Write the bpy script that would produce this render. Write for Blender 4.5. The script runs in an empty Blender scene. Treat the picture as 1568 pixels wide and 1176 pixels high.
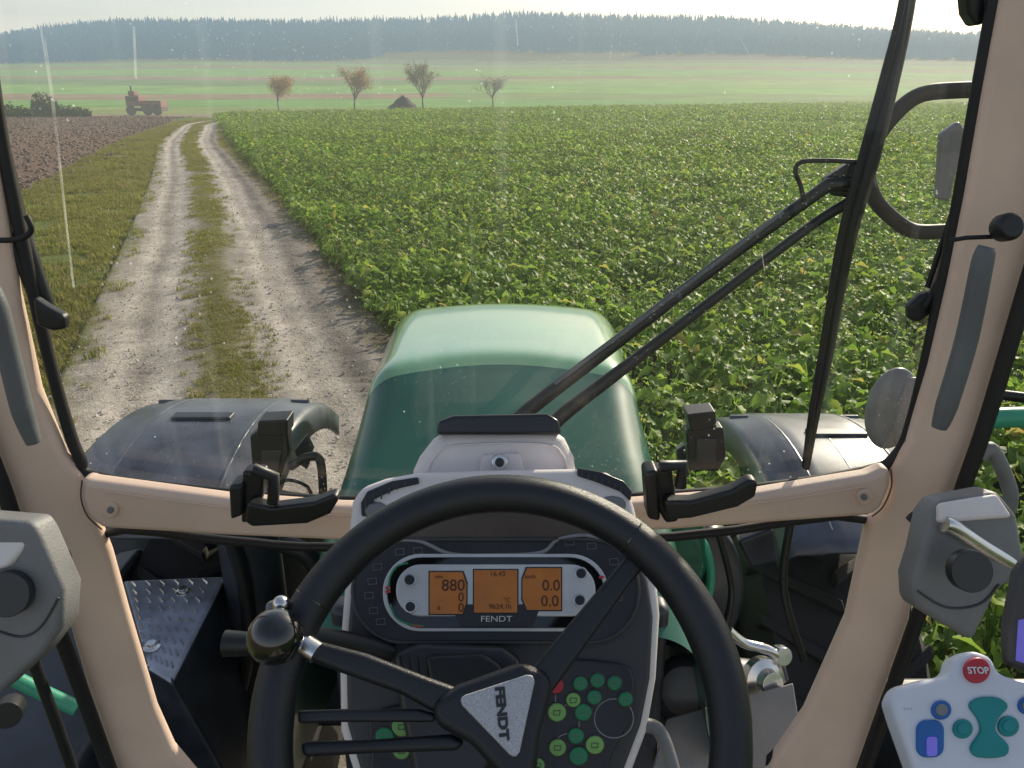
import bpy, math, random, bmesh
from mathutils import Vector, Matrix, noise
random.seed(7)
D=bpy.data; SC=bpy.context.scene
# ---- camera calibration (eye point in the cab, 2.8 m above ground) ----
H=2.8; F=1178.0; CX,CY=784.0,588.0; PIT=math.radians(20.8)
cp,sp=math.cos(PIT),math.sin(PIT)
CAM=Vector((0,0,H))
def ray(u,v):
    dx=(u-CX)/F; dy=(CY-v)/F
    return Vector((dx,cp+dy*sp,-sp+dy*cp))
def onY(u,v,y): r=ray(u,v); return CAM+r*(y/r.y)
def onZ(u,v,z): r=ray(u,v); return CAM+r*((z-H)/r.z)
def atD(u,v,d): return CAM+ray(u,v)*d
class Plane:
    def __init__(s,p,n): s.p=Vector(p); s.n=Vector(n).normalized()
    def at(s,u,v,off=0):
        r=ray(u,v); p=s.p+s.n*off
        return CAM+r*((p-CAM).dot(s.n)/r.dot(s.n))
def tilt(u,v,d,deg,yaw=0):
    a=math.radians(deg); b=math.radians(yaw)
    n=Vector((math.sin(b)*math.cos(a),-math.cos(b)*math.cos(a),math.sin(a)))
    return Plane(atD(u,v,d),n)
def vert(y): return Plane((0,y,0),(0,-1,0))
# ---- materials ----
def newmat(name):
    m=D.materials.new(name); m.use_nodes=True; nt=m.node_tree
    b=nt.nodes['Principled BSDF']; return m,nt,b
def mat(name,col,rough=.5,metal=0,var=.12,nscale=18,bump=0,bscale=300,coat=0,spec=.5,emit=0,bd=.002):
    m,nt,b=newmat(name); N=nt.nodes; L=nt.links
    b.inputs['Roughness'].default_value=rough; b.inputs['Metallic'].default_value=metal
    b.inputs['Specular IOR Level'].default_value=spec
    b.inputs['Coat Weight'].default_value=coat; b.inputs['Coat Roughness'].default_value=.08
    geo=N.new('ShaderNodeNewGeometry')
    n=N.new('ShaderNodeTexNoise'); n.inputs['Scale'].default_value=nscale; n.inputs['Detail'].default_value=6
    L.new(geo.outputs['Position'],n.inputs['Vector'])
    r=N.new('ShaderNodeMapRange'); r.inputs[1].default_value=.3; r.inputs[2].default_value=.7
    r.inputs[3].default_value=1-var; r.inputs[4].default_value=1+var
    L.new(n.outputs[0],r.inputs[0])
    x=N.new('ShaderNodeVectorMath'); x.operation='SCALE'; x.inputs[0].default_value=col
    L.new(r.outputs[0],x.inputs['Scale']); L.new(x.outputs[0],b.inputs['Base Color'])
    r2=N.new('ShaderNodeMapRange'); r2.inputs[1].default_value=.3; r2.inputs[2].default_value=.7
    r2.inputs[3].default_value=rough*.85; r2.inputs[4].default_value=min(1,rough*1.2); L.new(n.outputs[0],r2.inputs[0]); L.new(r2.outputs[0],b.inputs['Roughness'])
    if emit:
        L.new(x.outputs[0],b.inputs['Emission Color']); b.inputs['Emission Strength'].default_value=emit
    if bump:
        n2=N.new('ShaderNodeTexNoise'); n2.inputs['Scale'].default_value=bscale
        L.new(geo.outputs['Position'],n2.inputs['Vector'])
        bp=N.new('ShaderNodeBump'); bp.inputs['Strength'].default_value=bump; bp.inputs['Distance'].default_value=bd
        L.new(n2.outputs[0],bp.inputs['Height']); L.new(bp.outputs[0],b.inputs['Normal'])
    return m
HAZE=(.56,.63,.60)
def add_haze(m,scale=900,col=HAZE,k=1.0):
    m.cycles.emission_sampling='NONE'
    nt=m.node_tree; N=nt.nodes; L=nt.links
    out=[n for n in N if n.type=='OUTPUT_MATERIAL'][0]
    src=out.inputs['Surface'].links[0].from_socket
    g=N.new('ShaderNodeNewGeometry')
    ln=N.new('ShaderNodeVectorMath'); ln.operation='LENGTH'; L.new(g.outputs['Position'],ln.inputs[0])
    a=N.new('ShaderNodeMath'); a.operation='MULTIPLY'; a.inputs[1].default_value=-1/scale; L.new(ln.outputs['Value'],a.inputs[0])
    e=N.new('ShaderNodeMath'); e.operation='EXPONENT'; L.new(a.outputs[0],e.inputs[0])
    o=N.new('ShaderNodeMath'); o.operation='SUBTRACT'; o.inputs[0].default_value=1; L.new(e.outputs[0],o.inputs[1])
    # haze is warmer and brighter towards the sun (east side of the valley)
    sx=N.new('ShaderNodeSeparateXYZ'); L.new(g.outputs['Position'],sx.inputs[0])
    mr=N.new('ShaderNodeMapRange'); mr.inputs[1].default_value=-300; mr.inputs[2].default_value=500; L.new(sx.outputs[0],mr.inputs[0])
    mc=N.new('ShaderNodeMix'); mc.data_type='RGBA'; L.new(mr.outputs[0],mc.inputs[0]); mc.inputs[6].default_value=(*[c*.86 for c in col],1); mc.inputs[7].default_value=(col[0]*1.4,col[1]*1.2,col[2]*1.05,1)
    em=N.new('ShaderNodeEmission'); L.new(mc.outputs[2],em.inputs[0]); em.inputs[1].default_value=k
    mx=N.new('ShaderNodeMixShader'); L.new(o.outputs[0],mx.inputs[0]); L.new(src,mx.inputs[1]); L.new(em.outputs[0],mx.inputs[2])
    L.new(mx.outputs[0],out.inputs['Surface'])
M={}
M['beige']=mat('beige_cab_plastic',(.76,.57,.45),.48,bump=.35,bscale=900,var=.06,nscale=9)
M['black']=mat('black_plastic',(.012,.013,.014),.40,bump=.2,bscale=700)
M['rubber']=mat('black_rubber',(.008,.008,.009),.55)
M['wheel']=mat('wheel_leather',(.012,.013,.017),.32,bump=.3,bscale=1300)
M['gloss']=mat('gloss_black',(.006,.006,.007),.08,coat=1)
M['cowl']=mat('cowl_grey_plastic',(.80,.73,.70),.5,bump=.3,bscale=900,var=.05)
M['dash']=mat('dash_charcoal',(.05,.048,.05),.45,bump=.25,bscale=1000)
M['dash2']=mat('dash_dark',(.026,.026,.029),.3,bump=.1,bscale=1000)
M['brownscr']=mat('dark_brown_screen',(.10,.075,.058),.25)
M['silver']=mat('silver_bezel',(.62,.62,.62),.35,metal=.3)
M['chrome']=mat('brushed_metal',(.7,.7,.7),.25,metal=1)
M['badge']=mat('badge_silver',(.46,.46,.48),.5,metal=.3,var=.3,nscale=900)
M['lcd']=mat('lcd_orange',(.36,.125,.02),.3,emit=.14,var=.10,nscale=40)
M['lcdtxt']=mat('lcd_text',(.06,.02,.005),.5)
M['green_btn']=mat('green_button',(.02,.24,.10),.4)
M['lime_btn']=mat('lime_button',(.22,.45,.12),.4)
M['red']=mat('red_button',(.5,.03,.05),.4)
M['teal']=mat('teal_button',(.01,.23,.23),.45)
M['blue']=mat('blue_button',(.02,.12,.38),.45)
M['white']=mat('white_print',(.7,.7,.7),.5)
M['greyprint']=mat('grey_print',(.25,.25,.26),.5)
M['panelw']=mat('pale_panel',(.66,.68,.74),.4,var=.04)
M['slate']=mat('slate_handle',(.12,.13,.135),.5,bump=.2)
M['modgrey']=mat('module_grey',(.20,.20,.20),.5,bump=.3)
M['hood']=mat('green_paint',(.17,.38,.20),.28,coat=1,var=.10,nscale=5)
M['hood_shaded']=mat('green_paint_shaded',(.006,.105,.064),.34,coat=.4,var=.16,nscale=5)  # same green as the top panel, with the rear slope's shade in the colour
M['rail']=mat('green_rail_paint',(.05,.33,.2),.35)
M['fender']=mat('fender_plastic',(.085,.097,.125),.30,var=.5,nscale=6,bump=.2)
M['steel']=mat('step_steel',(.32,.36,.44),.40,metal=.2,var=.3,nscale=12)
M['tyre']=mat('tyre_rubber',(.03,.029,.028),.8,var=.3,bump=.5,bscale=80)
M['engine']=mat('engine_dark',(.028,.034,.045),.42,var=.5,nscale=8)
M['mirror']=mat('mirror_shell',(.20,.20,.20),.35)
M['purple']=mat('purple_screen',(.12,.1,.45),.3,emit=.4)
for k_ in ('lcd','purple'): M[k_].cycles.emission_sampling='NONE'
# ---- mesh helpers ----
COLL=SC.collection
def empty(name,loc=(0,0,0)):
    e=D.objects.new(name,None); COLL.objects.link(e); e.location=(0,0,0); return e
def mobj(name,vs,fs,m=None,par=None,smooth=False,bevel=0,bseg=3,recalc=True,coll=None):
    me=D.meshes.new(name); me.from_pydata([tuple(v) for v in vs],[],fs); 
    if recalc:
        bm=bmesh.new(); bm.from_mesh(me); bmesh.ops.recalc_face_normals(bm,faces=bm.faces); bm.to_mesh(me); bm.free()
    o=D.objects.new(name,me); (coll or COLL).objects.link(o)
    if m: me.materials.append(m)
    if par: o.parent=par
    if smooth: me.shade_smooth()
    if bevel:
        b=o.modifiers.new('b','BEVEL'); b.width=bevel; b.segments=bseg; b.limit_method='ANGLE'; b.angle_limit=math.radians(35)
        me.shade_smooth()
        w=o.modifiers.new('w','WEIGHTED_NORMAL'); w.keep_sharp=False
    return o
def cr(pts,n=6,closed=False):
    P=[Vector(p) for p in pts]; out=[]; k=len(P)
    rng=k if closed else k-1
    for i in range(rng):
        if closed: a,b,c,d=P[i-1],P[i],P[(i+1)%k],P[(i+2)%k]
        else: a,b,c,d=P[max(i-1,0)],P[i],P[i+1],P[min(i+2,k-1)]
        for j in range(n):
            t=j/n
            out.append(.5*((2*b)+(c-a)*t+(2*a-5*b+4*c-d)*t*t+(3*b-a-3*c+d)*t**3))
    if not closed: out.append(P[-1])
    return out
def slab(name,uv,pl,thick,m,par=None,bevel=.003,off=0,sm=0,bseg=3):
    if sm: uv=[(p.x,p.y) for p in cr([(a,b,0) for a,b in uv],sm,True)]
    f=[pl.at(u,v,off) for u,v in uv]; b=[p-pl.n*thick for p in f]; n=len(f)
    fs=[list(range(n)),list(range(2*n-1,n-1,-1))]+[[i,(i+1)%n,n+(i+1)%n,n+i] for i in range(n)]
    return mobj(name,f+b,fs,m,par,bevel=bevel,bseg=bseg)
def rr(u0,v0,u1,v1,r,n=6):
    o=[]
    for cx,cy,a0 in ((u1-r,v0+r,-90),(u1-r,v1-r,0),(u0+r,v1-r,90),(u0+r,v0+r,180)):
        for i in range(n+1):
            a=math.radians(a0+90*i/n); o.append((cx+r*math.cos(a),cy+r*math.sin(a)))
    return o
def circ(u,v,r,n=24,ry=None):
    ry=ry or r
    return [(u+r*math.cos(i*2*math.pi/n),v+ry*math.sin(i*2*math.pi/n)) for i in range(n)]
def tube(name,pts,rad,m,par=None,sm=6,closed=False,res=6,coll=None):
    """pts 3D; rad float or list"""
    k=len(pts)
    if not isinstance(rad,(list,tuple)): rad=[rad]*k
    if sm:
        q=cr(pts,sm,closed)
        R=[]
        tot=k if closed else k-1
        for i in range(tot):
            for j in range(sm): R.append(rad[i]+(rad[(i+1)%k]-rad[i])*j/sm)
        if not closed: R.append(rad[-1])
    else: q=[Vector(p) for p in pts]; R=rad
    c=D.curves.new(name,'CURVE'); c.dimensions='3D'; c.bevel_depth=1; c.bevel_resolution=res; c.use_fill_caps=True
    s=c.splines.new('POLY'); s.points.add(len(q)-1)
    for i,p in enumerate(q): s.points[i].co=(*p,1); s.points[i].radius=R[i]
    s.use_cyclic_u=closed; s.use_smooth=True
    o=D.objects.new(name,c); (coll or COLL).objects.link(o); c.materials.append(m)
    if par: o.parent=par
    return o
def px(pl,uv,off=0): return [pl.at(u,v,off) for u,v in uv]
def sphere(name,c,r,m,par=None,sc=(1,1,1),seg=32):
    bm=bmesh.new(); bmesh.ops.create_uvsphere(bm,u_segments=seg,v_segments=seg//2,radius=r)
    me=D.meshes.new(name); bm.to_mesh(me); bm.free(); me.shade_smooth(); me.materials.append(m)
    o=D.objects.new(name,me); COLL.objects.link(o); o.location=c; o.scale=sc
    if par: o.parent=par
    return o
def revolve(name,prof,c,axis,m,par=None,n=32):
    """prof list of (r,h) along axis"""
    axis=Vector(axis).normalized(); t=axis.orthogonal().normalized(); b=axis.cross(t)
    vs=[];fs=[]
    for r,h in prof:
        for i in range(n):
            a=2*math.pi*i/n; vs.append(Vector(c)+axis*h+(t*math.cos(a)+b*math.sin(a))*r)
    for j in range(len(prof)-1):
        for i in range(n): fs.append([j*n+i,j*n+(i+1)%n,(j+1)*n+(i+1)%n,(j+1)*n+i])
    fs.append(list(range(n))); fs.append([(len(prof)-1)*n+i for i in range(n)])
    o=mobj(name,vs,fs,m,par,smooth=True,bevel=.001,bseg=1); return o
def text(name,s,pl,u,v,size_px,m,par,off=.002,rot=0,sx=1,bold=0):
    c=D.curves.new(name,'FONT'); c.body=s; c.align_x='CENTER'; c.align_y='CENTER'; c.extrude=.0002; c.offset=bold
    p=pl.at(u,v,off); d=(p-CAM).dot(Vector((0,cp,-sp))); c.size=size_px*d/F*1.35
    o=D.objects.new(name,c); COLL.objects.link(o); c.materials.append(m)
    z=pl.n; x=Vector((1,0,0)); x=(x-z*x.dot(z)).normalized(); y=z.cross(x)
    R=Matrix((x,y,z)).transposed().to_4x4()
    o.matrix_world=Matrix.Translation(p)@R@Matrix.Rotation(math.radians(rot),4,'Z')@Matrix.Diagonal((sx,1,1,1))
    o.parent=par; return o
def box(name,a,b,m,par=None,bevel=.005):
    x0,y0,z0=a;x1,y1,z1=b
    vs=[(x,y,z) for x in (x0,x1) for y in (y0,y1) for z in (z0,z1)]
    fs=[[0,1,3,2],[4,6,7,5],[0,4,5,1],[2,3,7,6],[0,2,6,4],[1,5,7,3]]
    return mobj(name,vs,fs,m,par,bevel=bevel)

# =============== TERRAIN ===============
K=.385
def ridge_v(u):
    T=[(-400,72),(0,66),(90,52),(200,41),(450,42),(660,39),(800,31),(1100,37),(1300,50),(1450,61),(1700,68),(2300,70)]
    for (a,b),(c,d) in zip(T,T[1:]):
        if u<=c: return b+(d-b)*max(0,(u-a))/(c-a)
    return 60
def terr(x,y):
    if y<130: return 0.0
    u=784+1178*x/(y*.935)
    zt=1000*(140-ridge_v(u))*.875/1178+2.8
    T=[(130,0),(200,.7),(260,3.0),(400,10.8),(600,22.5),(1000,zt),(1400,zt-5),(6000,zt-40)]
    z=0
    for i,((a,b),(c,d)) in enumerate(zip(T,T[1:])):
        if y<=c:
            t=(y-a)/(c-a); 
            z=b+(d-b)*t; break
    else: z=T[-1][1]
    return z+ (noise.noise(Vector((x*.004,y*.004,3)))*min(4,(y-130)*.010))
def sb(y): return max(-5.4,min(-2.8,-5.3+(y-22)*.052)) + .25*noise.noise(Vector((y*.3,0,0)))
def edge_far(x): return 100+(x+38)*.80 if x>-38 else 100
def shear(y): return -K*(y if y<90 else 90+(y-90)*.3)
def nz(x,y,s): return noise.noise(Vector((x*s,y*s,1.7)))
def gcol(x,y):
    s=x-shear(y)
    if y<edge_far(x):
        if s>1.9: 
            f=min(1,max(0,y)/120); return (.06+.12*f,.085+.17*f,.02+.02*f)
        if s<sb(y) and y<98: return (.19,.125,.09)
        if y<98: return (.15,.18,.05)
    if x<40 and y<edge_far(x)+9: return (.30,.24,.17)
    v=y+x*.10+10*nz(x,y,.01)
    if v<145: return (.25,.30,.10)
    if v<205: return (.18,.34,.08) if x<60 else (.18,.27,.08)
    if v<245 : return (.30,.22,.13) if x<-20 else (.21,.30,.09)
    if v<300: return (.22,.40,.09)
    if v<345: return (.16,.26,.08) if x<0 else (.27,.38,.11)
    if v<372: return (.30,.22,.13) if x<60 else (.26,.30,.12)
    if v<450: return (.20,.38,.09)
    if v<490: return (.26,.24,.12)
    if v<545: return (.17,.30,.08)
    if v<610: return (.12,.18,.08)
    return (.04,.06,.03)
sv=[-3000,-2200,-1600,-1200,-950,-800,-700,-600,-520,-450,-390,-340,-300,-265,-235,-205,-180,-155,-135,-115,-98,-84,-72,-62,-53,-45,-38,-32,-27,-23,-19.5,-16.5,-14,-12,-10.5,-9,-8]
t=-7.2
while t<6: sv.append(t); t+=.3
sv+=[7,8,10,12,15,19,24,30,37,45,54,64,75,87,100,115,130,150,170,195,220,250,285,320,360,400,450,510,580,660,760,900,1100,1400,1900,2600,3200]
yv=[-60,-30,-15,-8]; t=-5
while t<6000: yv.append(t); t+=max(.5,abs(t)*.016)
vs=[];fs=[];cols=[]
for y in yv:
    for s in sv:
        x=s+shear(y); vs.append((x,y,terr(x,y)-.02)); cols.append((*gcol(x,y),1))
W=len(sv)
for j in range(len(yv)-1):
    for i in range(W-1): fs.append([j*W+i,j*W+i+1,(j+1)*W+i+1,(j+1)*W+i])
g=mobj('ground',vs,fs,None,smooth=True,recalc=False)
ca=g.data.color_attributes.new('col','FLOAT_COLOR','POINT'); ca.data.foreach_set('color',[c for q in cols for c in q])
def colmat(name,bs,bd,var,scales=(2,14,90),rough=.9):
    m,nt,b=newmat(name); N=nt.nodes; L=nt.links; b.inputs['Roughness'].default_value=rough; b.inputs['Specular IOR Level'].default_value=.15
    at=N.new('ShaderNodeAttribute'); at.attribute_name='col'; geo=N.new('ShaderNodeNewGeometry')
    prev=None
    for sc in scales:
        n=N.new('ShaderNodeTexNoise'); n.inputs['Scale'].default_value=sc; n.inputs['Detail'].default_value=5; n.inputs['Roughness'].default_value=.65
        L.new(geo.outputs['Position'],n.inputs['Vector'])
        r=N.new('ShaderNodeMapRange'); r.inputs[1].default_value=.3; r.inputs[2].default_value=.7; r.inputs[3].default_value=1-var; r.inputs[4].default_value=1+var
        L.new(n.outputs[0],r.inputs[0])
        if prev:
            mm=N.new('ShaderNodeMath'); mm.operation='MULTIPLY'; L.new(prev,mm.inputs[0]); L.new(r.outputs[0],mm.inputs[1]); prev=mm.outputs[0]
        else: prev=r.outputs[0]
    x=N.new('ShaderNodeVectorMath'); x.operation='SCALE'; L.new(at.outputs['Color'],x.inputs[0]); L.new(prev,x.inputs['Scale'])
    L.new(x.outputs[0],b.inputs['Base Color'])
    n=N.new('ShaderNodeTexNoise'); n.inputs['Scale'].default_value=bs; n.inputs['Detail'].default_value=8; n.inputs['Roughness'].default_value=.7
    L.new(geo.outputs['Position'],n.inputs['Vector'])
    bp=N.new('ShaderNodeBump'); bp.inputs['Distance'].default_value=bd; bp.inputs['Strength'].default_value=.9; L.new(n.outputs[0],bp.inputs['Height']); L.new(bp.outputs[0],b.inputs['Normal'])
    return m
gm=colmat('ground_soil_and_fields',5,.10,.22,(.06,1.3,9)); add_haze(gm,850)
g.data.materials.append(gm)
# road
vs=[];fs=[];cols=[]
ss=[-2.1+.05*i for i in range(87)]
yy=[];t=-6
while t<101: yy.append(t); t+=.09 if t<14 else t*.0075
def bumpf(s,c,w): return math.exp(-((s-c)/w)**2)
def roadx(y): 
    q=max(0,min(1,(y-70)/26)); return shear(y)+ (3*q*q-2*q**3)*4.5 - .7*bumpf(y,48,16)
for y in yy:
    for s in ss:
        x=s+roadx(y); w=.12*nz(0,y,.25)
        e=s-w
        # tyre tread print in the softer right edge and faint one in the left lane
        ph=(y*6.5)%1.0; tr_=(1 if ph<.45 else 0)*(bumpf(e,1.28,.15)+.35*bumpf(e,-1.3,.12))*max(0,min(1,.6+1.6*nz(x,y,.5)))
        z=.035+.035*bumpf(e,-.05,.3)-.035*bumpf(e,-.95,.35)-.035*bumpf(e,.95,.35)+.014*nz(x,y,1.5)+.010*nz(x,y,6)-.018*tr_
        if s<-1.8 or s>1.95: z=-.03
        vs.append((x,y,z))
        n1=nz(x,y,.9)*.5+nz(x,y,3.5)*.5
        med=bumpf(e,-.05+.12*nz(x,y,1.1),.36); lf=max(0,min(1,(-1.55-e+n1*.4)/.3)); rt=max(0,min(1,(e-1.5+n1*.3)/.4))
        tr=(.49,.435,.375)
        k=.78+.30*(bumpf(e,-.72,.13)+bumpf(e,-1.25,.12)+bumpf(e,.66,.13))+.20*bumpf(e,1.05,.10)+.45*n1*.5 - .32*bumpf(e,1.35,.2)- .14*bumpf(e,-1.0,.08) -.18*tr_
        c=[q*k for q in tr]
        mg=min(1,max(0,med*1.5-.45+n1*.35)); gs=(.17,.155,.065)
        c=[c[i]*(1-mg)+gs[i]*mg for i in range(3)]
        c=[c[i]*(1-lf)+(.16,.165,.06)[i]*lf for i in range(3)]
        c=[c[i]*(1-rt)+(.16,.13,.085)[i]*rt for i in range(3)]
        cols.append((*c,1))
W=len(ss)
for j in range(len(yy)-1):
    for i in range(W-1): fs.append([j*W+i,j*W+i+1,(j+1)*W+i+1,(j+1)*W+i])
road=mobj('gravel_road',vs,fs,None,smooth=True,recalc=False)
ca=road.data.color_attributes.new('col','FLOAT_COLOR','POINT'); ca.data.foreach_set('color',[c for q in cols for c in q])
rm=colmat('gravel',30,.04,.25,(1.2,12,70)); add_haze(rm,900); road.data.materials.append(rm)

# ---- scatter ----
def scatter(name,pts,coll,tiltr=.15):
    me=D.meshes.new(name); me.from_pydata([p[:3] for p in pts],[],[])
    at=me.attributes.new('sc','FLOAT','POINT'); at.data.foreach_set('value',[p[3] for p in pts])
    o=D.objects.new(name,me); COLL.objects.link(o)
    ng=D.node_groups.new(name,'GeometryNodeTree')
    ng.interface.new_socket('Geometry',in_out='INPUT',socket_type='NodeSocketGeometry'); ng.interface.new_socket('Geometry',in_out='OUTPUT',socket_type='NodeSocketGeometry')
    N=ng.nodes;L=ng.links
    gi=N.new('NodeGroupInput');go=N.new('NodeGroupOutput'); ip=N.new('GeometryNodeInstanceOnPoints')
    ci=N.new('GeometryNodeCollectionInfo'); ci.inputs['Collection'].default_value=coll; ci.inputs['Separate Children'].default_value=True; ci.inputs['Reset Children'].default_value=True
    rv=N.new('FunctionNodeRandomValue'); rv.data_type='FLOAT_VECTOR'; rv.inputs[0].default_value=(-tiltr,-tiltr,0); rv.inputs[1].default_value=(tiltr,tiltr,6.283)
    na=N.new('GeometryNodeInputNamedAttribute'); na.data_type='FLOAT'; na.inputs['Name'].default_value='sc'
    L.new(gi.outputs[0],ip.inputs['Points']); L.new(ci.outputs[0],ip.inputs['Instance']); ip.inputs['Pick Instance'].default_value=True
    L.new(rv.outputs[0],ip.inputs['Rotation']); L.new(na.outputs[0],ip.inputs['Scale']); L.new(ip.outputs[0],go.inputs[0])
    md=o.modifiers.new('scatter','NODES'); md.node_group=ng
    return o
def leafmat(name,stops,trans=.35,rough=.45,obj=.5,spec=.35,patch=0):
    m,nt,b=newmat(name); N=nt.nodes;L=nt.links; b.inputs['Roughness'].default_value=rough; b.inputs['Specular IOR Level'].default_value=spec
    g=N.new('ShaderNodeNewGeometry'); oi=N.new('ShaderNodeObjectInfo')
    ad=N.new('ShaderNodeMath'); ad.operation='MULTIPLY_ADD'; L.new(oi.outputs['Random'],ad.inputs[0]); ad.inputs[1].default_value=obj; 
    m2=N.new('ShaderNodeMath'); m2.operation='MULTIPLY'; m2.inputs[1].default_value=1-obj; L.new(g.outputs['Random Per Island'],m2.inputs[0]); L.new(m2.outputs[0],ad.inputs[2])
    r=N.new('ShaderNodeValToRGB'); e=r.color_ramp.elements
    e[0].position=stops[0][0]; e[0].color=(*stops[0][1],1); e[1].position=stops[-1][0]; e[1].color=(*stops[-1][1],1)
    for p,c in stops[1:-1]: q=e.new(p); q.color=(*c,1)
    L.new(ad.outputs[0],r.inputs[0]); col=r.outputs[0]
    if patch:
        n=N.new('ShaderNodeTexNoise'); n.inputs['Scale'].default_value=.16; n.inputs['Detail'].default_value=7; n.inputs['Roughness'].default_value=.6; L.new(g.outputs['Position'],n.inputs['Vector'])
        mr=N.new('ShaderNodeMapRange'); mr.inputs[1].default_value=.35; mr.inputs[2].default_value=.65; L.new(n.outputs[0],mr.inputs[0])
        tint=N.new('ShaderNodeMix'); tint.data_type='RGBA'; tint.inputs[6].default_value=(1-patch*.55,1-patch*.8,1-patch*.3,1); tint.inputs[7].default_value=(1+patch*.25,1+patch*.2,1,1); L.new(mr.outputs[0],tint.inputs[0])
        mu=N.new('ShaderNodeVectorMath'); mu.operation='MULTIPLY'; L.new(col,mu.inputs[0]); L.new(tint.outputs[2],mu.inputs[1]); col=mu.outputs[0]
    L.new(col,b.inputs['Base Color'])
    t=N.new('ShaderNodeBsdfTranslucent'); L.new(col,t.inputs[0])
    mx=N.new('ShaderNodeMixShader'); mx.inputs[0].default_value=trans
    out=[n for n in N if n.type=='OUTPUT_MATERIAL'][0]
    L.new(b.outputs[0],mx.inputs[1]); L.new(t.outputs[0],mx.inputs[2]); L.new(mx.outputs[0],out.inputs[0])
    return m
beetm=leafmat('beet_leaf',[(0,(.08,.16,.028)),(.35,(.15,.28,.04)),(.7,(.27,.43,.06)),(.90,(.38,.51,.075)),(.96,(.48,.44,.10)),(1,(.26,.12,.05))],.55,.5,.15,.25,.32); add_haze(beetm,480,(.50,.56,.42))
grassm=leafmat('grass_blade',[(0,(.15,.19,.035)),(.5,(.28,.30,.06)),(1,(.44,.37,.16))],.45,.6,.5,.1,.3); add_haze(grassm,700)
def protos(name,n,fn):
    c=D.collections.new(name)
    for i in range(n): fn(i,c)
    return c
def beet(i,c):
    rnd=random.Random(i+10); vs=[];fs=[]
    for k in range(18):
        a=k*2.4+rnd.uniform(-.4,.4); out=rnd.uniform(.03,.19); hgt=rnd.uniform(.12,.28)*(1.15-out*1.5)
        L=rnd.uniform(.07,.135); Wd=L*rnd.uniform(.30,.42); el=rnd.uniform(-.5,.7)
        d=Vector((math.cos(a),math.sin(a),0)); sd=Vector((-math.sin(a),math.cos(a),0))
        up=Vector((0,0,1)); base=d*out+up*hgt; b0=len(vs)
        vs+= [d*.01+sd*.006,d*.01-sd*.006,base-sd*.004,base+sd*.004]; fs.append([b0,b0+1,b0+2,b0+3])
        b0=len(vs); rows=6; rl=rnd.uniform(-.6,.6)
        for r in range(rows):
            t=r/(rows-1); w=Wd*(math.sin(math.pi*min(1,(t*.86+.1)))**.7)*(1+.12*math.sin(r*3.1+k))
            cpos=base+d*(L*t*math.cos(el*.6))+up*(L*math.sin(el)*t-L*.45*t*t)
            s2=(sd*math.cos(rl)+up*math.sin(rl))
            wv=.011*math.sin(r*2.3+k)
            vs+=[cpos-s2*w+up*(.35*w+wv),cpos,cpos+s2*w+up*(.35*w-wv)]
        for r in range(rows-1):
            q=b0+r*3; fs+=[[q,q+1,q+4,q+3],[q+1,q+2,q+5,q+4]]
    mobj('beet_plant_%d'%i,vs,fs,beetm,smooth=True,recalc=False,coll=c)
def grass(i,c):
    rnd=random.Random(i+50); vs=[];fs=[]
    for k in range(30):
        a=rnd.uniform(0,6.28); r=rnd.uniform(0,.09); p=Vector((math.cos(a)*r,math.sin(a)*r,0)); h=rnd.uniform(.02,.07); ln=rnd.uniform(.01,.07); a2=rnd.uniform(0,6.28)
        d=Vector((math.cos(a2),math.sin(a2),0)); sd=Vector((-d.y,d.x,0))*rnd.uniform(.002,.006); b=len(vs)
        vs+=[p-sd,p+sd,p+d*ln*.4+Vector((0,0,h*.7))+sd*.8,p+d*ln*.4+Vector((0,0,h*.7))-sd*.8,p+d*ln+Vector((0,0,h))]
        fs+=[[b,b+1,b+2,b+3],[b+3,b+2,b+4]]
    mobj('grass_tuft_%d'%i,vs,fs,grassm,smooth=True,recalc=False,coll=c)
def mkstone(m):
    def f(i,c):
        bm=bmesh.new(); bmesh.ops.create_icosphere(bm,subdivisions=1,radius=1)
        for v in bm.verts: v.co*=1+.5*noise.noise(v.co*1.3+Vector((i*5,0,0))); v.co.z*=.6
        me=D.meshes.new('clod_%d'%i); bm.to_mesh(me); bm.free(); me.materials.append(m)
        o=D.objects.new('clod_%d'%i,me); c.objects.link(o)
    return f
stonem=mat('stone',(.46,.41,.35),.9,var=.35,nscale=30); clodm=mat('soil_clod',(.20,.14,.105),.95,var=.35,nscale=20); add_haze(clodm,700)
cb=protos('beet_plants',7,beet); cg=protos('grass_tufts',5,grass); cs=protos('stones',4,mkstone(stonem)); cc=protos('clods',4,mkstone(clodm))
def inview(x,y,m=1.5):
    if y<1: return abs(x)<14
    return abs(x)<y*.74+m+3
pts=[]
def beets(y0,y1,dens,s0,s1,xmax=400):
    row=.5
    step=1/(dens*row)
    s=2.2
    while s<xmax:
        y=y0+random.random()*step
        while y<y1:
            x=s+shear(y)
            if inview(x,y) and y<edge_far(x)-1 and not (x<1.75 and y<3.6 and x>-1.6) and not(x<1.3 and y<2.5) and not (x<2.3 and y<1.2):
                gap=nz(x,y,.35)*.5+nz(x*.35,y,.8)*.5
                if random.random()<.95+gap*.7:
                    sc=random.uniform(s0,s1)*(1+.36*gap)
                    pts.append((x+random.gauss(0,.11)*s0,y+random.gauss(0,.06)*s0,.0,sc))
            y+=step*random.uniform(.7,1.3)
        s+=row if y0<60 else row*2
beets(-4,16,13,.85,1.3,25); beets(16,34,8.5,1.0,1.45,45); beets(34,70,4.7,1.3,1.75,90); beets(70,240,1.6,1.8,2.5,320)
scatter('sugar_beet_field',pts,cb); print('beets',len(pts))
pts=[]
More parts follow.
